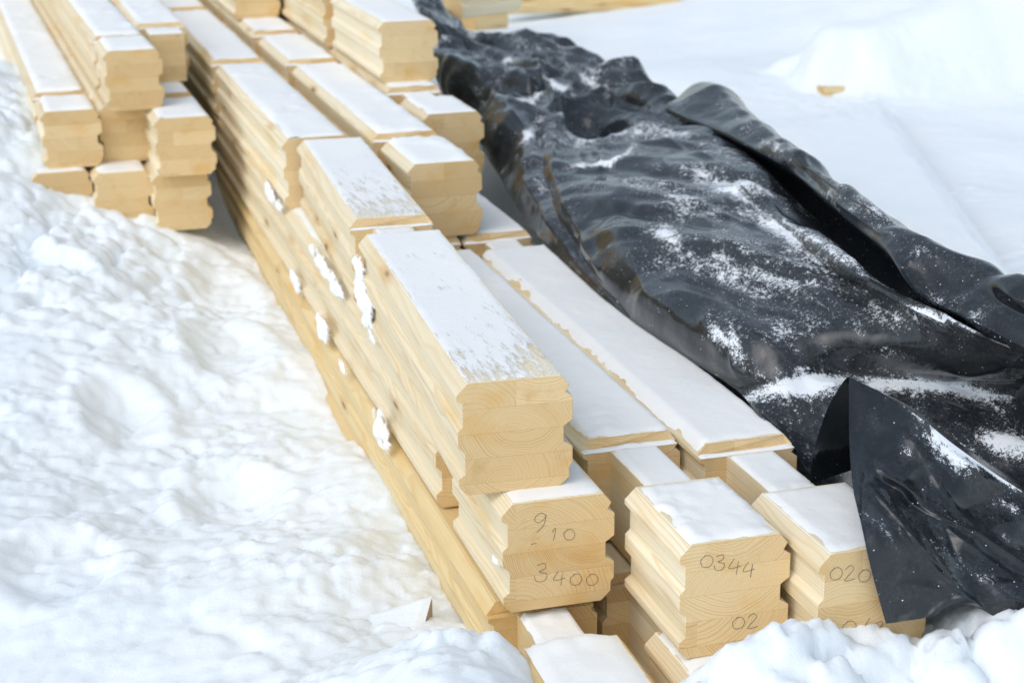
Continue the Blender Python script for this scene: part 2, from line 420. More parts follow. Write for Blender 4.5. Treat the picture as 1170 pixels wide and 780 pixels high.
NINE = [[(.62, .82), (.45, .98), (.2, .88), (.12, .66), (.32, .55), (.58, .72), (.64, .86), (.52, .4), (.2, .1)]]
ONE = [[(.1, .6), (.34, .85), (.2, .05)]]
ZERO = [[(.35, .75), (.08, .5), (.2, .12), (.6, .08), (.8, .4), (.62, .72), (.3, .76)]]
THREE = [[(.15, .9), (.5, .98), (.55, .72), (.25, .58), (.62, .42), (.5, .1), (.12, .12), (.02, .4)]]
FOUR = [[(.35, .95), (.05, .4), (.75, .45)], [(.6, .75), (.5, .0)]]
TWO = [[(.1, .75), (.4, .95), (.6, .7), (.1, .1), (.7, .12)]]
EIGHT = [[(.5, .9), (.15, .75), (.55, .4), (.4, .05), (.1, .25), (.6, .7), (.5, .9)]]
SLASH = [[(.7, .95), (.05, .0)]]
def word(chars, adv=0.85, drop=0.0):
    out_ = []
    for k, ch in enumerate(chars):
        for l in ch: out_.append([(x_+k*adv, z_+k*drop) for x_, z_ in l])
    return out_

# ------------------------------------------------------------------ main pile
# lowest visible layer
beam('lowest beam on the main pile\'s left side, notched front end sinking into snow', -0.243, -0.21,
     [('head', -0.16, 0.13), ('neck', 0.13, 0.29), ('shaft', 0.29, 8.0)], slope=0.0125, yaw_ref=0.29, mat=WOOD_GOLD, snow=0.012, hide_snow=(2,))
beam('lowest beam under the block marked 0344, only its chamfered edge above the snow', -0.012, -0.212,
     [('head', -0.13, 0.12), ('neck', 0.12, 0.34), ('shaft', 0.34, 8.0)], hide_snow=(1, 2), yaw_ref=0.0)
beam('nearly buried lowest beam under the block half covered by the tarp flap', 0.205, -0.212,
     [('head', -0.09, 0.16), ('neck', 0.16, 0.40), ('shaft', 0.40, 8.0)], hide_snow=(0, 1, 2), yaw_ref=0.0)
# second layer
b910 = beam('long beam with front block pencilled 910 and 3400, under the bare striped end', -0.2275, 0.0,
     [('head', 0.249, 0.60), ('neck', 0.60, 0.735), ('shaft', 0.735, 8.0)], slope=0.0075, bare=(0.0, 0.0), snow=0.004)
strokes(b910, word([NINE], .9), (0.055, -0.062), 0.040)
strokes(b910, word([ONE, ZERO], .8), (0.088, -0.078), 0.028, slant=-0.1)
strokes(b910, [[(0, .5), (.6, .55)]], (0.052, -0.088), 0.018)
strokes(b910, word([THREE], .8), (0.058, -0.155), 0.038)
strokes(b910, word([FOUR, ZERO, ZERO], 1.0, -0.15), (0.092, -0.165), 0.030)
b344 = beam('long flat beam ending in the front centre block pencilled 0344', 0.0, 0.0,
     [('head', 0.0, 0.258), ('neck', 0.258, 0.485), ('shaft', 0.485, 1.93), ('neck', 1.93, 2.06), ('shaft', 2.06, 8.0)], W=0.192, step=0.007, snow=0.0055, over=(0.004, 0.018), cover=.86)
strokes(b344, word([ZERO, THREE, FOUR, FOUR], .85, -0.30), (0.035, -0.045), 0.030)
strokes(b344, word([ZERO, TWO], .9, -0.1), (0.095, -0.165), 0.030)
b020 = beam('long beam along the tarp edge, front block pencilled 020 half hidden by the flap', 0.199, 0.0,
     [('head', -0.10, 0.166), ('neck', 0.166, 0.396), ('shaft', 0.396, 1.91), ('neck', 1.91, 2.06), ('shaft', 2.06, 8.0)], W=0.194, step=0.007, snow=0.0055, over=(0.016, 0.010), cover=.86)
strokes(b020, word([ZERO, TWO, ZERO], .85, -0.18), (0.018, -0.048), 0.030)
strokes(b020, word([ZERO, SLASH, EIGHT], .8, -0.2), (0.045, -0.150), 0.034)
# third layer
bA = beam('large front beam lying highest near us, bare striped end, worn thin snow on top', -0.289, 0.207,
     [('shaft', 0.305, 1.37), ('neck', 1.37, 1.50), ('shaft', 1.50, 2.50)], slope=0.052, step=0.008, cover=0.70, bare=(0.22, 0.55), snow=0.0022, edge=0.006)
beam('notched snowy beam butting behind the large front beam on the main pile\'s left side', -0.213, 0.207,
     [('shaft', 2.53, 3.97), ('neck', 3.97, 4.09), ('shaft', 4.09, 5.61), ('neck', 5.61, 5.75), ('shaft', 5.75, 8.2)], snow=0.007)
beam('notched beam with tall bare block end beside the tarp in mid pile', 0.048, 0.207,
     [('head', 2.07, 2.40), ('neck', 2.40, 2.50), ('shaft', 2.50, 3.86), ('neck', 3.86, 4.0), ('shaft', 4.0, 4.65), ('neck', 4.65, 4.82), ('shaft', 4.82, 8.2)], snow=0.008)
beam('beam with a small block end against the tarp, carrying the high golden ended beam', 0.262, 0.207,
     [('head', 2.77, 3.08), ('neck', 3.08, 3.27), ('shaft', 3.27, 8.2)], W=0.19, snow=0.006)
# top layer
beam('top layer beam beside the tarp, golden end grain in three bands', 0.262, 0.414,
     [('shaft', 3.37, 4.20)], W=0.2, snow=0.005)
beam('top layer beam right behind the golden banded end, at the upper picture edge', 0.243, 0.414,
     [('shaft', 4.27, 8.3)], snow=0.004)
beam('top layer beam at the upper picture edge, left of a dark gap, square end', 0.030, 0.414,
     [('shaft', 5.21, 8.4)], snow=0.006)

# ------------------------------------------------------------------ left pile
G2 = GROUP_LEFT
s2 = -0.028
beam('left pile beam with long flat snowy top, outermost on the left beside the snowbank', -0.848, 0.133,
     [('head', 3.63, 3.93), ('neck', 3.93, 4.02), ('shaft', 4.02, 9.0)], slope=s2, group=G2, H=0.2, W=0.195, snow=0.009)
beam('recessed middle beam of the left pile, end in shade below the topmost block', -0.655, 0.128,
     [('shaft', 3.69, 9.0)], slope=s2, group=G2, H=0.2, W=0.185, hide_snow=(0,))
beam('left pile beam with orange centred block at the right, against the main pile', -0.497, 0.133,
     [('head', 3.38, 3.74), ('neck', 3.74, 3.86), ('shaft', 3.86, 9.0)], slope=s2*0.4, group=G2, H=0.2, W=0.195, snow=0.008)
beam('topmost beam of the left pile, its snow capped block standing proud in the middle', -0.632, 0.335,
     [('head', 3.56, 3.86), ('neck', 3.86, 3.92), ('shaft', 3.92, 9.0)], slope=s2, group=G2, H=0.203, W=0.19, snow=0.012)
beam('upper beam of the left pile ending in a bare narrow tenon beside the main pile', -0.468, 0.335,
     [('neck', 4.08, 4.22), ('shaft', 4.22, 9.0)], slope=s2*0.4, group=G2, H=0.2, W=0.19, neckw=(0.04, 0.165))
beam('bottom left block of the left pile, its foot buried in lumpy snow', -0.892, -0.066,
     [('shaft', 3.59, 8.6)], slope=s2, group=G2, H=0.2, W=0.19, snow=0.006)
beam('bottom middle block of the left pile with a thin white lip of snow on top', -0.697, -0.066,
     [('shaft', 3.52, 8.6)], slope=s2, group=G2, H=0.2, W=0.19, snow=0.006)
beam('bottom right block of the left pile, dark stain in mid end face', -0.510, -0.066,
     [('shaft', 3.44, 8.6)], slope=s2*0.4, group=G2, H=0.2, W=0.19, snow=0.004)

# ------------------------------------------------------------------ ground snow
def tps(C, X, Y, smooth=1e-4):
    P = C[:, :2]; n = len(P)
    def U(r2): return 0.5*r2*np.log(r2+1e-12)
    K = U(((P[:, None]-P[None])**2).sum(-1))+smooth*np.eye(n)
    A = np.zeros((n+3, n+3)); A[:n, :n] = K; A[:n, n] = 1; A[:n, n+1:] = P; A[n, :n] = 1; A[n+1:, :n] = P.T
    wts = np.linalg.solve(A, np.concatenate([C[:, 2], np.zeros(3)]))
    Z = np.zeros_like(X)+wts[n]+wts[n+1]*X+wts[n+2]*Y
    for k in range(n): Z += wts[k]*U((X-P[k, 0])**2+(Y-P[k, 1])**2)
    return Z

GC = []
for xx, yy, zz in [(-0.25, .43, -.345), (-.25, .8, -.355), (-.25, 1.3, -.35), (-.25, 2.1, -.375), (-.25, 3.0, -.37), (-.24, 3.8, -.34), (-.4, 3.4, -.31), (-.55, 3.35, -.275),
                   (-.72, 3.4, -.22), (-.88, 3.45, -.17), (-1.0, 3.6, -.06), (-.98, 4.2, .03), (-1.02, 5.2, .08), (-1.6, 4.6, .10), (-2.5, 6, .05),
                   (-.5, 2.9, -.34), (-.75, 2.9, -.25), (-1.1, 3.0, -.18), (-1.5, 3.0, -.12), (-.45, 2.0, -.41), (-.8, 2.0, -.33), (-1.2, 2.0, -.29),
                   (-.5, 1.2, -.39), (-.9, 1.2, -.37), (-1.4, 1.2, -.36), (-.4, .6, -.36), (-.6, .3, -.33), (-.47, .10, -.215), (-.41, .12, -.18), (-.345, .12, -.165), (-.27, .12, -.20), (-.47, .45, -.335), (-.40, .70, -.33), (-.22, .05, -.25), (-.36, -.12, -.15), (-.2, -.06, -.23), (-.33, .32, -.34),
                   (-.8, -.2, -.34), (-1.2, -.2, -.36), (-.08, -.10, -.25), (.0, -.14, -.17), (.1, -.17, -.13), (.2, -.19, -.145), (.26, -.22, -.20), (.36, -.22, -.17), (.47, -.24, -.17), (.55, -.22, -.13),
                   (.0, -.5, -.25), (.5, -.6, -.22), (-.5, -.6, -.25), (.7, -.2, -.18), (.7, .1, -.3), (1.3, -.3, -.2), (0, .4, -.45), (0, 2, -.45), (.6, 1, -.45), (.6, 3, -.45), (.3, 5, -.4),
                   (1.3, 1.0, -.3), (1.4, 2.0, -.28), (1.6, 3.2, -.26), (1.6, 4.4, -.2), (1.7, 5.4, -.15), (2.4, 3.4, -.25), (2.6, 2.0, -.25), (3.2, 4.5, -.2), (2.6, 6, -.18),
                   (3.6, 6.2, .0), (4.6, 6.6, .12), (5.6, 6.8, .15), (2.0, 8.0, -.25), (3.2, 9.5, -.2), (5, 10, -.1), (8, 8, .1), (1.2, 8, -.3), (-.6, 8, -.3), (-3, 9, 0), (0, 14, -.2), (8, 14, 0), (-8, 8, 0), (-6, 0, -.2), (0, -5, -.3), (8, -1, -.2), (6, 3, -.15)]:
    GC.append((xx, yy, zz))
GC = np.array(GC)

def gz(X, Y):
    far = sst(12, 30, np.hypot(X, Y-3))
    Z = tps(GC, np.clip(X, -12, 14), np.clip(Y, -8, 20))
    Z = Z*(1-far)-0.2*far
    dist = np.hypot(X+.2, Y-2)
    Z += 0.045*fbm(X*1.3, Y*1.3, 11, 2)+0.005*fbm(X*7, Y*7, 23, 2)
    # churned, cloddy snow next to the piles, smoother further out
    foot = np.maximum(np.exp(-(((X+.85)/.45)**2+((Y-3.1)/.55)**2)), 0.8*np.exp(-(((X+1.05)/.35)**2+((Y-4.3)/1.2)**2)))
    front = np.exp(-(((Y+.17)/.13)**2))*sst(-.15, .0, X)*(1-sst(1.2, 1.6, X))+.6*np.exp(-((X+.36)/.13)**2-((Y-.10)/.11)**2)
    soft = 0.30*np.exp(-((X+.6)/.6)**2)*np.exp(-((Y-1.6)/2.2)**2)
    lump = clods(X*7+1.5*fbm(X*6, Y*6, 2, 2), Y*7, 31)*0.075+clods(X*15+.9*fbm(X*17, Y*17, 12, 2), Y*15, 51)*0.040+clods(X*37+.8*fbm(X*40, Y*40, 14, 2), Y*37, 52)*0.012
    lumpf = clods(X*11+1.1*fbm(X*9, Y*9, 8, 2), Y*11, 77)*0.070+clods(X*23+1.1*fbm(X*26, Y*26, 4, 2), Y*23, 91)*0.030+clods(X*55, Y*55, 92)*.007
    Z += (foot+soft)*(lump-0.03)+front*(lumpf-0.03)
    Z += 0.0035*fbm(X*38, Y*38, 41, 3)*(1-sst(5, 9, dist))
    # drift that buries the timber on the far snow
    pe = at(908, 100, -.17); U_ = (X-pe[0])+(Y-pe[1])*.03; W_ = (X-pe[0])*.03-(Y-pe[1])
    Z += (.27+.20*sst(.2, 1.6, U_))*sst(-.06, .20, U_+.10*fbm(X*5, Y*5, 6, 2)-.5*np.clip(W_-.18, 0, .2))*np.exp(-(np.abs(W_-.05)/.30)**3)*(1-sst(4, 8, U_))
    Z += 0.016*clods(X*30+fbm(X*20, Y*20, 3, 2), Y*30, 17)*sst(.05, .45, fbm(X*2.2, Y*2.2, 55, 3)+.35*foot)*(1-sst(3, 6, dist))
    # shallow footprints
    for fx, fy, rx, ry, dp in ((-.55, 1.35, .10, .17, .04), (-.75, 1.9, .09, .16, .035), (-.42, 2.35, .10, .2, .03), (-.95, 1.0, .1, .15, .03), (-.36, 2.95, .1, .25, .03)):
        q = ((X-fx)/rx)**2+((Y-fy)/ry)**2
        Z -= dp*np.exp(-q**2)-0.35*dp*np.exp(-(q-1.9)**2)
    return Z

def axis(lo, hi, step, far, n):
    core = np.arange(lo, hi+1e-6, step)
    g = np.geomspace(step, far, n); L_ = lo-np.cumsum(g)[::-1]; H_ = hi+np.cumsum(g)
    return np.concatenate([L_, core, H_])
gx = np.concatenate([axis(-1.9, 1.0, 0.0095, 30, 50)[:50], np.arange(-1.9, 1.0, .0095), np.arange(1.0, 4.5, .021), 4.5+np.cumsum(np.geomspace(.022, 30, 60))])
gy = np.concatenate([axis(-0.45, 4.6, 0.0115, 30, 50)[:50], np.arange(-.45, 4.6, .0115), np.arange(4.6, 10.5, .026), 10.5+np.cumsum(np.geomspace(.03, 30, 50))])
X, Y = np.meshgrid(gx, gy, indexing='ij')
Z = gz(X, Y)
g = mesh_obj('snow_ground', np.stack([X, Y, Z], -1).reshape(-1, 3), grid_faces(len(gx), len(gy)).tolist(), SNOW, None, True)
g['kind'] = 'structure'

# ------------------------------------------------------------------ tarp
def crease(X, Y, p, q, amp, wd):
    p = np.array(p); q = np.array(q); d = q-p; L2 = (d*d).sum()
    t = ((X-p[0])*d[0]+(Y-p[1])*d[1])/L2; tc = np.clip(t, 0, 1)
    dist = np.hypot(X-(p[0]+tc*d[0]), Y-(p[1]+tc*d[1]))
    return amp*np.exp(-dist/wd)*(0.35+0.65*np.sin(np.pi*np.clip(t*0.8+0.1, 0.02, .98)))

rid = lambda n: 1-np.abs(n)*2.2
def refine(G, nu, nv):
    def ax(A, n, axis):
        m = A.shape[axis]; t = np.linspace(0, m-1, n); i = np.clip(np.floor(t).astype(int), 0, m-2); f = t-i
        g0 = lambda k: np.take(A, np.clip(k, 0, m-1), axis=axis)
        sh = [1]*A.ndim; sh[axis] = n; f = f.reshape(sh)
        a, b, c, d = g0(i-1), g0(i), g0(i+1), g0(i+2)
        return 0.5*((2*b)+(-a+c)*f+(2*a-5*b+4*c-d)*f**2+(-a+3*b-3*c+d)*f**3)
    return ax(ax(G, nu, 0), nv, 1)
def normals(F):
    n = np.cross(np.gradient(F, axis=0), np.gradient(F, axis=1)); n /= np.linalg.norm(n, axis=2)[..., None]+1e-9
    return n*(1 if np.median(n[..., 2]) > 0 else -1)
def spot(F, u, v):
    """the point of sheet F that stands at the photo's (u, v)"""
    d = F-CAM; zc = d@fw; U_ = 585+FPX*(d@rt)/zc; V_ = 390-FPX*(d@up)/zc
    i = np.argmin(((U_-u)**2+(V_-v)**2).ravel()); return F.reshape(-1, 3)[i]
def fold(F, uv, amp, wd, sharp=True):
    P = [spot(F, *p_) for p_ in uv]; out_ = np.zeros(F.shape[:2]); n = len(P)-1
    best = np.full(F.shape[:2], 9.0); T_ = np.zeros(F.shape[:2])
    for k in range(n):
        p, q = P[k], P[k+1]; d = q-p; L2 = (d*d).sum()+1e-9; t = np.clip(((F-p)@d)/L2, 0, 1)
        dist = np.linalg.norm(F-(p+t[..., None]*d), axis=2); m = dist < best
        best = np.where(m, dist, best); T_ = np.where(m, (k+t)/n, T_)
    e = np.exp(-best/wd) if sharp else np.exp(-(best/wd)**2)
    return amp*e*(0.3+0.7*np.sin(np.pi*(T_*.8+.1)))

# main sheet: stations from near to far, each from the hem on the beams over the crest into the hollow behind it
ST = [
 [(925, 560, -.12), (948, 565, -.12), (1000, 560, -.10), (1075, 570, -.10), (1190, 600, -.10), (1240, 610, -.12), (1270, 620, -.16)],
 [(908, 512, -.03), (935, 520, -.05), (990, 500, -.03), (1085, 500, -.02), (1190, 520, -.03), (1235, 530, -.05), (1265, 540, -.1)],
 [(868, 474, .008), (900, 468, .012), (960, 458, .015), (1060, 458, .012), (1190, 470, .012), (1230, 480, -.0), (1260, 490, -.05)],
 [(842, 446, .008), (893, 443, .030), (968, 430, .035), (1070, 436, .035), (1190, 450, .04), (1225, 458, .02), (1255, 470, -.02)],
 [(800, 418, .008), (850, 395, .09), (940, 378, .125), (1060, 392, .14), (1185, 412, .17), (1215, 416, .10), (1240, 420, .03)],
 [(735, 375, .008), (790, 345, .11), (880, 310, .17), (980, 322, .185), (1100, 374, .205), (1125, 378, .11), (1150, 380, .03)],
 [(690, 341, .008), (738, 300, .12), (810, 262, .185), (900, 268, .20), (1000, 326, .215), (1025, 328, .12), (1050, 330, .04)],
 [(645, 300, .008), (692, 252, .13), (750, 215, .19), (830, 215, .20), (930, 268, .215), (958, 270, .12), (985, 272, .04)],
 [(612, 269, .004), (652, 215, .13), (702, 178, .165), (772, 162, .20), (858, 186, .215), (888, 200, .13), (915, 210, .05)],
 [(592, 240, .0), (620, 185, .12), (665, 155, .12), (722, 128, .17), (800, 143, .215), (835, 155, .14), (862, 165, .07)],
 [(572, 205, .0), (592, 155, .13), (640, 122, .15), (690, 108, .18), (760, 112, .215), (790, 122, .12), (812, 130, .03)],
 [(553, 172, .02), (562, 120, .15), (600, 90, .17), (650, 74, .20), (706, 80, .21), (722, 92, .06), (730, 105, -.15)],
 [(532, 135, .05), (536, 96, .17), (570, 66, .19), (608, 54, .21), (642, 53, .20), (655, 62, .05), (662, 72, -.15)],
 [(505, 108, .08), (508, 72, .19), (532, 50, .21), (560, 44, .22), (590, 48, .19), (600, 56, .05), (606, 64, -.15)],
 [(494, 60, .20), (498, 40, .24), (512, 33, .25), (528, 35, .23), (548, 45, .17), (560, 55, .05), (568, 62, -.1)],
 [(480, 22, .28), (484, 8, .30), (494, 8, .29), (505, 15, .25), (517, 30, .18), (530, 42, .05), (538, 50, -.1)],
 [(462, -20, .30), (466, -32, .31), (476, -26, .30), (486, -14, .25), (497, 0, .18), (510, 10, .05), (520, 20, -.1)]]
B0 = refine(np.array([[at(u, v, z) for u, v, z in r_] for r_ in ST]), 620, 230)
Nb = normals(B0)
Ai, Bj = np.meshgrid(np.linspace(0, 16, 620), np.linspace(0, 6, 230), indexing='ij')
D_ = np.zeros(B0.shape[:2])
for uv, amp, wd, sh in [
    ([(616, 141), (622, 206), (665, 297), (720, 362)], -.035, .010, True), ([(628, 150), (640, 215), (690, 310)], .022, .016, True),
    ([(600, 130), (604, 200), (640, 275)], .018, .014, True), ([(816, 195), (845, 230), (916, 277), (1010, 330), (1110, 385)], .013, .022, True),
    ([(760, 165), (820, 190), (880, 235), (905, 262)], .014, .016, True), ([(790, 235), (860, 260)], .012, .02, True), ([(757, 108), (700, 160), (660, 200)], .012, .02, True),
    ([(672, 140), (704, 150)], -.10, .06, False), ([(704, 118), (657, 189)], .016, .009, True), ([(704, 118), (686, 195)], .014, .009, True), ([(704, 118), (728, 180)], .015, .009, True),
    ([(704, 118), (752, 158)], .014, .010, True), ([(810, 372), (857, 428)], .014, .016, True), ([(843, 400), (847, 448)], .012, .006, True),
    ([(770, 300), (960, 300)], .010, .05, True), ([(700, 230), (740, 330), (830, 400)], .014, .04, True), ([(920, 330), (1160, 430)], .010, .04, True),
    ([(870, 360), (1010, 420)], -.010, .03, True), ([(735, 240), (800, 250), (880, 330)], .010, .02, True), ([(580, 60), (620, 95), (632, 130), (700, 105), (750, 112)], .05, .022, True),
    ([(560, 100), (570, 60), (610, 80)], .045, .022, True), ([(600, 75), (660, 60), (730, 95)], .03, .018, True), ([(520, 100), (545, 55), (580, 55)], .03, .02, True),
    ([(640, 95), (690, 75), (730, 100)], -.03, .02, True), ([(560, 115), (600, 150)], .03, .02, True), ([(540, 130), (560, 160)], .03, .02, True), ([(500, 65), (520, 80), (545, 90)], .03, .02, True),
    ([(640, 150), (640, 120), (665, 100)], .03, .014, True), ([(605, 110), (625, 100)], -.045, .03, False), ([(560, 85), (580, 85)], -.04, .03, False), ([(722, 100), (742, 104)], -.035, .02, False),
    ([(478, 5), (500, 40), (515, 60)], .02, .015, True)]:
    D_ += fold(B0, uv, amp, wd, sh)
Xb, Yb = B0[..., 0], B0[..., 1]
wx = Xb+.06*fbm(Xb*4, Yb*3, 61, 2); wy = Yb+.06*fbm(Xb*4, Yb*3, 71, 2)
edge_in = sst(0, .5, Bj)
crump = sst(9.0, 11, Ai)
def facet(x, y, s):
    """flat triangular facets with straight creases between them"""
    k = (x+y)*0.3660254; i = np.floor(x+k); j = np.floor(y+k); fx = x+k-i; fy = y+k-j
    h = lambda a, b: _h(a, b, s)
    a = h(i, j); b = h(i+1, j); c = h(i, j+1); d = h(i+1, j+1)
    return np.where(fx+fy < 1, a+(b-a)*fx+(c-a)*fy, d+(c-d)*(1-fx)+(b-d)*(1-fy))-.5
fwx = Xb+.05*fbm(Xb*3, Yb*2, 161, 1); fwy = Yb+.10*fbm(Xb*3, Yb*2, 171, 1)
D_ += (.036*facet(fwx*6.0+fwy*1.0, fwy*2.3-fwx*1.0, 5)+.016*facet(fwx*13, fwy*5.5+fwx*3, 6))*(1+1.3*crump)+.001*rid(fbm(wx*11+wy*3, wy*4, 85, 1))
D_ += crump*(.014*rid(fbm(wx*3.6, wy*2.4, 91, 1))-.006+.002*rid(fbm(wx*12, wy*8, 95, 2)))
rg = np.random.RandomState(5)
for _ in range(75):
    i0, j0 = rg.randint(60, 600), rg.randint(15, 150); i1 = int(np.clip(i0+rg.randint(-45, 46), 0, 619)); j1 = int(np.clip(j0+rg.randint(-35, 36), 0, 170))
    p_, q_ = B0[i0, j0], B0[i1, j1]; d_ = q_-p_; t_ = np.clip(((B0-p_)@d_)/((d_*d_).sum()+1e-9), 0, 1)
    ds = np.linalg.norm(B0-(p_+t_[..., None]*d_), axis=2)
    D_ += rg.choice([-1, 1, 1])*rg.uniform(.003, .009)*(1+.9*(i0 > 330))*np.exp(-ds/rg.uniform(.007, .022))*np.sin(np.pi*(t_*.8+.1))
def tension(X, Y, seed, n, f0, f1, base_ang, spread):
    r_ = np.random.RandomState(seed); h = np.zeros_like(X)
    for k in range(n):
        an = base_ang+r_.uniform(-spread, spread); f = r_.uniform(f0, f1); ph = r_.uniform(0, 9)
        q = (X*math.cos(an)+Y*math.sin(an))*f+ph+.5*fbm(X*1.7, Y*1.7, seed+k, 2)
        tri = np.abs((q % 1)-.5)*2; tri = np.where(tri > .55, (tri-.55)/.45, 0)
        m = sst(-.02, .35, fbm(X*2.6+k, Y*1.8-k, seed+k*3, 2))
        h += tri*m/f
    return h
D_ += .016*tension(Xb, Yb, 11, 8, 2.0, 5.0, .35, .45)*(1+1.2*crump)+.012*tension(Xb, Yb, 31, 6, 5, 10, .6, 1.2)*(1+2*crump)
D_ *= 1-.9*sst(3.9, 4.4, Bj)
B1 = B0+Nb*(D_*(.12+.88*edge_in))[..., None]
def patch_snow(F, lst):
    c_ = np.zeros(F.shape[:2])
    for uv, wd, amt in lst:
        c_ = np.maximum(c_, fold(F, uv, amt, wd, False))
    return c_
cov = 0.06+0.40*fbm(Xb*3.3+Yb, Yb*2.0, 101, 3)+patch_snow(B1, [
    ([(862, 452), (920, 442), (960, 436)], .032, .95), ([(985, 436), (1080, 440), (1175, 456)], .028, .95), ([(808, 375), (835, 395), (865, 432)], .020, .7),
    ([(816, 195), (860, 240), (920, 278), (1000, 325)], .030, .62), ([(735, 205), (790, 235), (850, 255)], .05, .40), ([(790, 190), (850, 215), (890, 235)], .05, .45),
    ([(752, 260), (775, 285)], .02, .6), ([(735, 150), (800, 160), (850, 190)], .05, .42), ([(770, 300), (850, 315), (950, 330)], .045, .42), ([(800, 305), (880, 335)], .03, .4),
    ([(655, 190), (700, 185), (725, 165)], .022, .95), ([(565, 150), (590, 120), (620, 105)], .035, .85), ([(620, 90), (650, 105)], .03, .9), ([(640, 130), (650, 145)], .02, .9),
    ([(575, 70), (590, 72)], .02, .8), ([(495, 55), (510, 45)], .03, .9), ([(540, 105), (552, 125)], .03, .8), ([(660, 85), (700, 95)], .03, .55), ([(720, 105), (745, 108)], .012, .8),
    ([(1000, 350), (1060, 365)], .03, .4), ([(1000, 400), (1040, 410)], .02, .45), ([(940, 395), (960, 400)], .015, .45), ([(1130, 500), (1190, 520)], .035, .95), ([(1040, 350), (1110, 378)], .02, .5),
    ([(620, 130), (590, 180)], .02, .5)])
cov = cov+.10*crump
B1 = B1+np.array([0, 0, 1])*(.006*np.clip(cov-.4, 0, .6))[..., None]
V1 = B1.reshape(-1, 3); F1 = grid_faces(620, 230)

# far fold: rolls over towards us and overhangs the hollow behind the crest
LIP = [(762, 128, .215), (800, 141, .235), (850, 164, .25), (905, 197, .255), (955, 240, .255), (1012, 288, .25), (1045, 330, .235), (1110, 366, .215), (1180, 402, .20), (1260, 440, .18)]
RDG = [(766, 119, .22), (808, 97, .29), (872, 141, .29), (930, 190, .29), (975, 224, .29), (1060, 273, .285), (1110, 298, .28), (1170, 331, .275), (1230, 365, .27), (1300, 400, .25)]
rowsF = []
for k, (l_, r_) in enumerate(zip(LIP, RDG)):
    L3, R3 = at(*l_[:2], l_[2]), at(*r_[:2], r_[2]); kk = (.3 if k == 0 else 1.0 if k < 7 else .3)
    out_d = np.array([.88, .47, 0])
    m = L3*.5+R3*.5+np.array([0, 0, .012 if k < 6 else -.045]); m0 = L3*.82+R3*.18+np.array([0, 0, .010 if k < 6 else -.03])
    rowsF.append([L3+out_d*.12*kk+[0, 0, -.20*kk], L3+out_d*.075*kk+[0, 0, -.07*kk], L3+out_d*.02*kk+[0, 0, -.022*kk], L3, m0, m, R3, R3+out_d*.07*kk+[0, 0, -.06*kk], R3+out_d*.17*kk+[0, 0, -.30], R3+out_d*.22+[0, 0, -.60]])
C0 = refine(np.array(rowsF), 330, 150); Nc = normals(C0)
Dc = np.zeros(C0.shape[:2])
for uv, amp, wd in [([(830, 125), (900, 180), (980, 250)], .014, .012), ([(900, 175), (1000, 245), (1070, 300)], .012, .010), ([(1040, 300), (1085, 320), (1090, 350)], .02, .012), ([(1080, 290), (1140, 345), (1200, 380)], -.018, .015),
                    ([(1110, 300), (1165, 345)], .02, .012), ([(960, 235), (1010, 270)], .012, .012)]:
    Dc += fold(C0, uv, amp, wd)
Dc += .026*facet(C0[..., 0]*6+C0[..., 1]*2, C0[..., 1]*3, 8)+.008*facet(C0[..., 0]*14, C0[..., 1]*7, 9)+.016*tension(C0[..., 0], C0[..., 1], 51, 7, 3, 8, .3, .6)
C1 = C0+Nc*(Dc*sst(3, 4.2, np.linspace(0, 9, 150))[None])[..., None]
cov2 = .02+.35*fbm(C1[..., 0]*6, C1[..., 1]*3, 7, 3)+patch_snow(C1, [([(850, 145), (900, 185), (960, 235)], .02, .55), ([(960, 225), (1040, 280), (1090, 310)], .03, .45), ([(1050, 320), (1075, 350)], .03, .6),
    ([(1115, 365), (1160, 390)], .05, .95), ([(1090, 350), (1150, 365)], .04, .7), ([(1060, 290), (1120, 320)], .02, .6), ([(815, 110), (860, 145)], .014, .4), ([(860, 140), (960, 215)], .012, .35)])
cov2 = np.where(np.linspace(0, 9, 150)[None] < 3.1, -1, cov2)

# near flap, folded up to a sharp peak and hanging over the block ends
rows = [  # each row runs from the left edge to the right, from ridge down to the hem: (u, v, y)
    [(970, 430, .12), (1030, 462, .10), (1092, 510, .07), (1170, 562, .03), (1260, 610, -.02)],
    [(970, 470, .09), (1030, 500, .07), (1090, 545, .03), (1165, 592, .00), (1255, 640, -.06)],
    [(971, 515, .04), (1025, 550, .015), (1085, 585, -.02), (1160, 620, -.05), (1250, 665, -.10)],
    [(975, 560, -.03), (1030, 590, -.05), (1090, 620, -.08), (1160, 650, -.10), (1250, 690, -.15)],
    [(984, 600, -.105), (1035, 625, -.115), (1095, 650, -.13), (1160, 675, -.15), (1250, 712, -.20)],
    [(995, 650, -.125), (1045, 665, -.135), (1100, 680, -.145), (1160, 697, -.16), (1250, 735, -.22)],
    [(1012, 712, -.13), (1060, 706, -.14), (1110, 694, -.15), (1165, 722, -.165), (1250, 760, -.23)]]
G = np.array([[at(u, v, y=y) for u, v, y in r_] for r_ in rows])
F3 = refine(G, 130, 130)
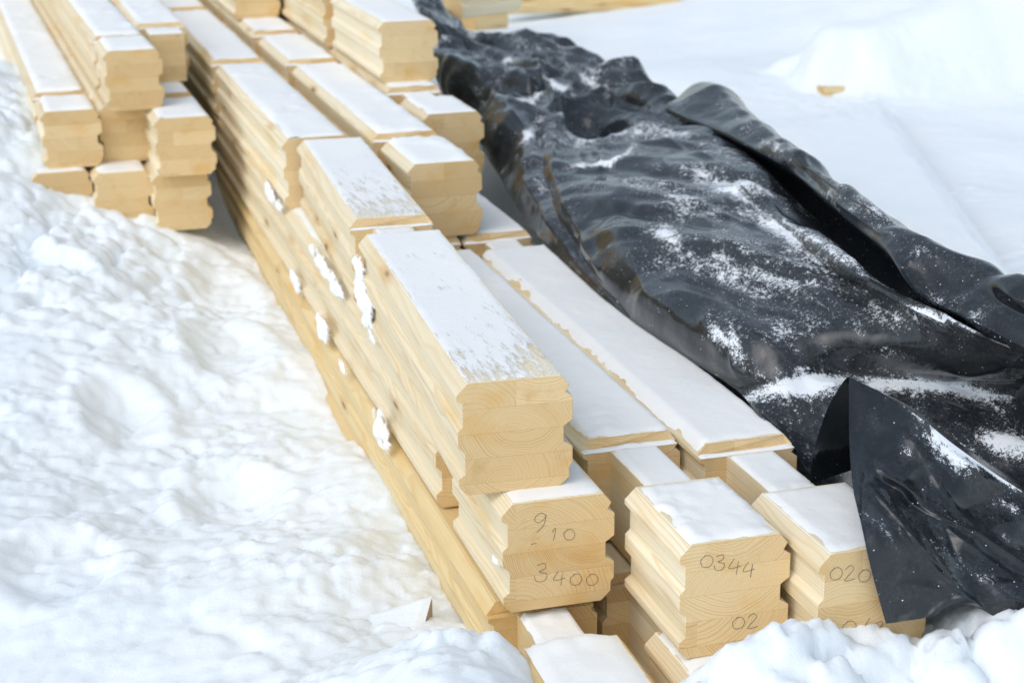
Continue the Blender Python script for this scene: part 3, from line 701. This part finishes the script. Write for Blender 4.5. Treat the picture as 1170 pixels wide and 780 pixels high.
# pull back part of the fold behind the ridge: dark inside running down to the beams, and low folds to the right
back = [[(970, 430, .12), (1030, 462, .10), (1092, 510, .07), (1170, 562, .03), (1260, 610, -.02)],
        [(962, 438, .16), (1035, 462, .18), (1105, 512, .16), (1180, 560, .12), (1270, 600, .08)],
        [(944, 470, .22), (1040, 480, .26), (1110, 520, .26), (1190, 560, .22), (1280, 600, .15)],
        [(930, 515, .24), (1040, 500, .34), (1120, 528, .33), (1200, 562, .30), (1290, 600, .22)],
        [(926, 552, .22), (1045, 520, .36), (1130, 540, .36), (1210, 570, .33), (1300, 610, .25)]]
F4 = refine(np.array([[at(u, v, y=y) for u, v, y in r_] for r_ in back]), 60, 130)
uu = np.linspace(0, 1, 130)
A_, B_ = np.meshgrid(np.linspace(0, 1, 130), uu, indexing='ij')
def wr(A_, B_, p, q, amp, wd): return crease(A_, B_, p, q, amp, wd)
disp = wr(A_, B_, (.45, .12), (.72, .42), .035, .03)+wr(A_, B_, (.4, .1), (.66, .02), -.012, .03)+wr(A_, B_, (.55, .35), (.95, .55), .03, .03)+wr(A_, B_, (.35, .3), (.6, .8), .03, .05)
disp += wr(A_, B_, (.15, .3), (.45, .75), .018, .04)-wr(A_, B_, (.62, .25), (.85, .5), .02, .05)+.034*facet(A_*4.2+B_, B_*3.6-A_, 21)+.010*facet(A_*9, B_*8+A_*2, 22)
disp += .022*tension(A_*.6, B_*.6, 71, 7, 2.5, 7, .9, 1.2)
disp *= .75*sst(0, .08, A_)*(.3+.7*sst(0, .1, B_))
nrm = np.array([-.35, -.75, .55]); nrm /= np.linalg.norm(nrm)
F3 = F3+disp[..., None]*nrm*.8
E3 = np.zeros((130, 130))
for uv, amp, wd in [([(1008, 548), (1040, 572), (1070, 592)], -.022, .012), ([(1006, 538), (1040, 560), (1075, 580)], .016, .009), ([(1070, 588), (1120, 612), (1175, 650)], .018, .014), ([(1012, 560), (1030, 610), (1068, 655), (1115, 690)], .014, .010),
                    ([(1000, 480), (1010, 545)], .008, .012), ([(1060, 480), (1110, 535), (1170, 590)], .014, .014), ([(1080, 600), (1095, 640), (1130, 660)], -.012, .012), ([(1100, 640), (1160, 690)], .012, .008), ([(990, 600), (1040, 700)], .007, .02)]:
    E3 += fold(F3, uv, amp, wd)
F3 = F3+E3[..., None]*nrm
cov3 = -.06+.25*fbm(A_*4, B_*4, 3, 3)+0*np.exp(-(((B_-(.33+.55*(A_-.25)))/.07)**2))*np.exp(-((A_-.38)/.20)**2)+.55*np.exp(-(A_/.06)**2)*sst(.25, .5, B_)+.35*np.exp(-(((A_-.62)/.07)**2+((B_-.42)/.1)**2))+.4*np.exp(-(((A_-.65-.6*(B_-.12))/.05)**2+((B_-.17)/.05)**2))
cov3 = cov3+patch_snow(F3, [([(1060, 480), (1090, 525), (1135, 572)], .026, .80), ([(1030, 500), (1040, 520)], .012, .6), ([(1010, 575), (1030, 610)], .007, .6), ([(1140, 570), (1180, 600)], .02, .55),
    ([(1035, 462), (1092, 508), (1165, 558)], .010, .7), ([(1115, 650), (1150, 680)], .02, .45), ([(1140, 610), (1170, 625)], .015, .5)])
cov4 = -.1+.2*fbm(F4[:, :, 0]*5, F4[:, :, 1]*5, 9, 2)

Vs, Fs, Cs = [], [], []
k0 = 0
for V_, F_, C_ in ((V1, F1, cov.reshape(-1)), (C1.reshape(-1, 3), grid_faces(330, 150), cov2.reshape(-1)), (F3.reshape(-1, 3), grid_faces(130, 130), cov3.reshape(-1)),
                   (F4.reshape(-1, 3), grid_faces(60, 130), cov4.reshape(-1))):
    Vs.append(V_); Fs.append(F_+k0); Cs.append(C_); k0 += len(V_)
tarp = mesh_obj('tarpaulin', np.concatenate(Vs), np.concatenate(Fs).tolist(), TARP, None, True, np.concatenate(Cs))
tag(tarp, 'crumpled black plastic tarp dusted with snow, draped over the right side of the timber pile', 'tarp')

# ------------------------------------------------------------------ loose snow on ledges
def lump(x0, y0, z0, rx, ry, rz, seed, label, grp='snow lumps caught on the side of the main pile'):
    bm = bmesh.new(); bmesh.ops.create_icosphere(bm, subdivisions=4, radius=1.0)
    V = np.array([v.co[:] for v in bm.verts])
    n = fbm(V[:, 0]*1.6+seed*3.1, V[:, 1]*1.6+V[:, 2]*1.3, int(seed), 4); n2 = fbm(V[:, 0]*5+V[:, 2]*4, V[:, 1]*5-V[:, 2]*3+seed, int(seed)+5, 3)
    V = V*(1+.38*n+.13*n2)[:, None]*np.array([rx, ry, rz])
    for v, c in zip(bm.verts, V): v.co = c
    me = bpy.data.meshes.new('snow_lump'); bm.to_mesh(me); bm.free(); me.materials.append(SNOW)
    me.polygons.foreach_set('use_smooth', [True]*len(me.polygons))
    o = bpy.data.objects.new('snow_lump', me); COL.objects.link(o); o.location = (x0, y0, z0)
    tag(o, label, 'snow lump', grp); return o
def smear(x, y0, y1, z0, z1, t, seed, label, slope=0.0125, lean=0.0):
    """snow packed into the grooves of a beam's side: thin ragged rim, thicker middle"""
    ny_, nz_ = max(20, int((y1-y0)/.005)), max(20, int((z1-z0)/.004))
    Y, Z = np.meshgrid(np.linspace(y0, y1, ny_), np.linspace(z0, z1, nz_), indexing='ij')
    a = (Y-(y0+y1)/2)/((y1-y0)/2); b = (Z-(z0+z1)/2)/((z1-z0)/2); b = b+lean*a
    d = 1-np.sqrt(a*a+b*b)+.55*fbm(Y*14+seed, Z*22, int(seed), 4)
    d = d-.25*sst(.1, .4, fbm(Y*30+seed, Z*38, int(seed)+21, 2))
    h = t*(.55+.5*fbm(Y*25+seed, Z*30, int(seed)+9, 3)+.45*clods(Y*26+seed, Z*34, int(seed)+3))*sst(0.12, .75, d)-.016*(1-sst(.05, .22, d))
    X = x+slope*(Y-y0)-h
    V = np.stack([X, Y, Z], -1).reshape(-1, 3); c0 = V.mean(0)
    o = mesh_obj('snow_patch', V-c0, grid_faces(ny_, nz_, d > .02).tolist(), DUST, None, True, (.22+1.5*np.clip(d-.1, 0, .6)).reshape(-1)); o.location = c0
    bm = bmesh.new(); bm.from_mesh(o.data); bmesh.ops.delete(bm, geom=[v for v in bm.verts if not v.link_faces], context='VERTS'); bm.to_mesh(o.data); bm.free()
    return tag(o, label, 'snow patch', 'snow patches packed onto the side of the main pile')
smear(-.236, 1.18, 1.46, -.02, .165, .016, 3, 'tall snow patch at the back left corner of the large front beam', lean=-.4)
smear(-.230, 1.76, 2.06, -.215, -.12, .012, 5, 'ragged snow patch low on the side, between two lower beams, in mid pile')
smear(-.238, 1.05, 1.27, -.235, -.13, .020, 8, 'thick rounded snow patch low on the side below the large front beam')
smear(-.222, 2.45, 3.0, -.03, .03, .012, 12, 'long snow drift on the ledge under the notched snowy side beam')
smear(-.226, 1.56, 2.2, -.035, .03, .014, 15, 'snow drift on the ledge just left of the tall corner patch')
smear(-.218, 2.2, 2.5, -.21, -.14, .010, 25, 'small farthest snow patch low on the side of the pile')
smear(-.236, 1.52, 1.68, -.21, -.16, .010, 33, 'small snow dab between the ragged patch and the thick rounded one')
smear(-.226, .26, .33, -.145, -.10, .010, 19, 'tiny snow dab in the groove beside the pencilled 3400')

# ------------------------------------------------------------------ small snow covered offcut
def offcut(name, label, corners_top, depth, mat, snow=0.012, grp=None, cat='timber offcut'):
    c0 = np.mean(corners_top, 0); root = bpy.data.objects.new(name, None); COL.objects.link(root); root.location = c0
    top = [np.array(p)-c0 for p in corners_top]; V = top+[p-np.array([0, 0, depth]) for p in top]; n = len(top)
    F = [tuple(range(n)), tuple(range(2*n-1, n-1, -1))]+[(i, i+n, (i+1) % n+n, (i+1) % n) for i in range(n)]
    o = mesh_obj('wood_block', [tuple(v) for v in V], F, mat, root); fixn(o, .003); o['seed'] = 31.7
    # snow blanket, bilinear over the four corners
    nu, nv = 60, 60; U, W_ = np.meshgrid(np.linspace(0, 1, nu), np.linspace(0, 1, nv), indexing='ij')
    P = (np.outer((1-U).ravel()*(1-W_).ravel(), top[0])+np.outer(U.ravel()*(1-W_).ravel(), top[1])+np.outer((U*W_).ravel(), top[2])+np.outer(((1-U)*W_).ravel(), top[3])).reshape(nu, nv, 3)
    e = np.minimum(np.minimum(U, 1-U), np.minimum(W_, 1-W_))*8+fbm(P[:, :, 0]*20, P[:, :, 1]*20, 7, 3)*.5
    h = .004+snow*sst(-.2, 1.2, e)*(1+.3*fbm(P[:, :, 0]*6, P[:, :, 1]*6, 8, 3))-.001
    P[:, :, 2] += h
    mesh_obj('snow_cover', P.reshape(-1, 3), grid_faces(nu, nv).tolist(), SNOW, root, True, np.ones(nu*nv))
    tag(root, label, cat, grp); return root
offcut('timber_offcut', 'short snow capped timber offcut lying in the snow left of the main pile front', [at(408, 742, -.35), at(480, 732, -.335), at(494, 682, -.305), at(422, 704, -.335)], .16, WOOD_GREY, .004)
# things out on the far snow
offcut('timber_board', 'wide flat board under smooth snow lying right of the tarp', [at(960, 235, -.15), at(1165, 330, -.16), at(1005, 114, -.12), at(880, 150, -.14)][::1], .05, WOOD_GREY, .02, cat='board')
farb = beam('snow buried timber behind the flat board, one ochre corner sticking out', 0, 0, [('shaft', 0, 2.2)], W=.3, H=.2, group='timbers lying out on the far snow', hide_snow=(0,), mat=WOOD_GOLD)
p = at(908, 100, -.17); farb.location = (p[0], p[1]+.02, -.13); farb.rotation_euler = (0, 0, -R(88))
def far_beam(label, u, v, z, ang, ln, W=.2, H=.2, tilt=0, mat=None):
    b = beam(label, 0, 0, [('shaft', 0, ln)], W=W, H=H, group='timbers lying out on the far snow', snow=.02, mat=mat or WOOD_GOLD)
    p = at(u, v, z); b.location = (p[0], p[1], z+H); b.rotation_euler = (0, 0, ang); return b
far_beam('far golden beam lying crosswise behind the tarp, longest of the far ones', 572, 14, -.2, -R(96), 1.1)
far_beam('far golden beam end at the upper picture edge, right above the snow', 700, 8, -.2, -R(80), 1.2)
far_beam('far bare beam beside the tarp tail at the upper edge, leftmost far one', 498, 20, -.02, -R(60), .45, mat=WOOD)
far_beam('far block under the leftmost far beam, with a dark hollow below', 524, 33, -.2, -R(75), .22)
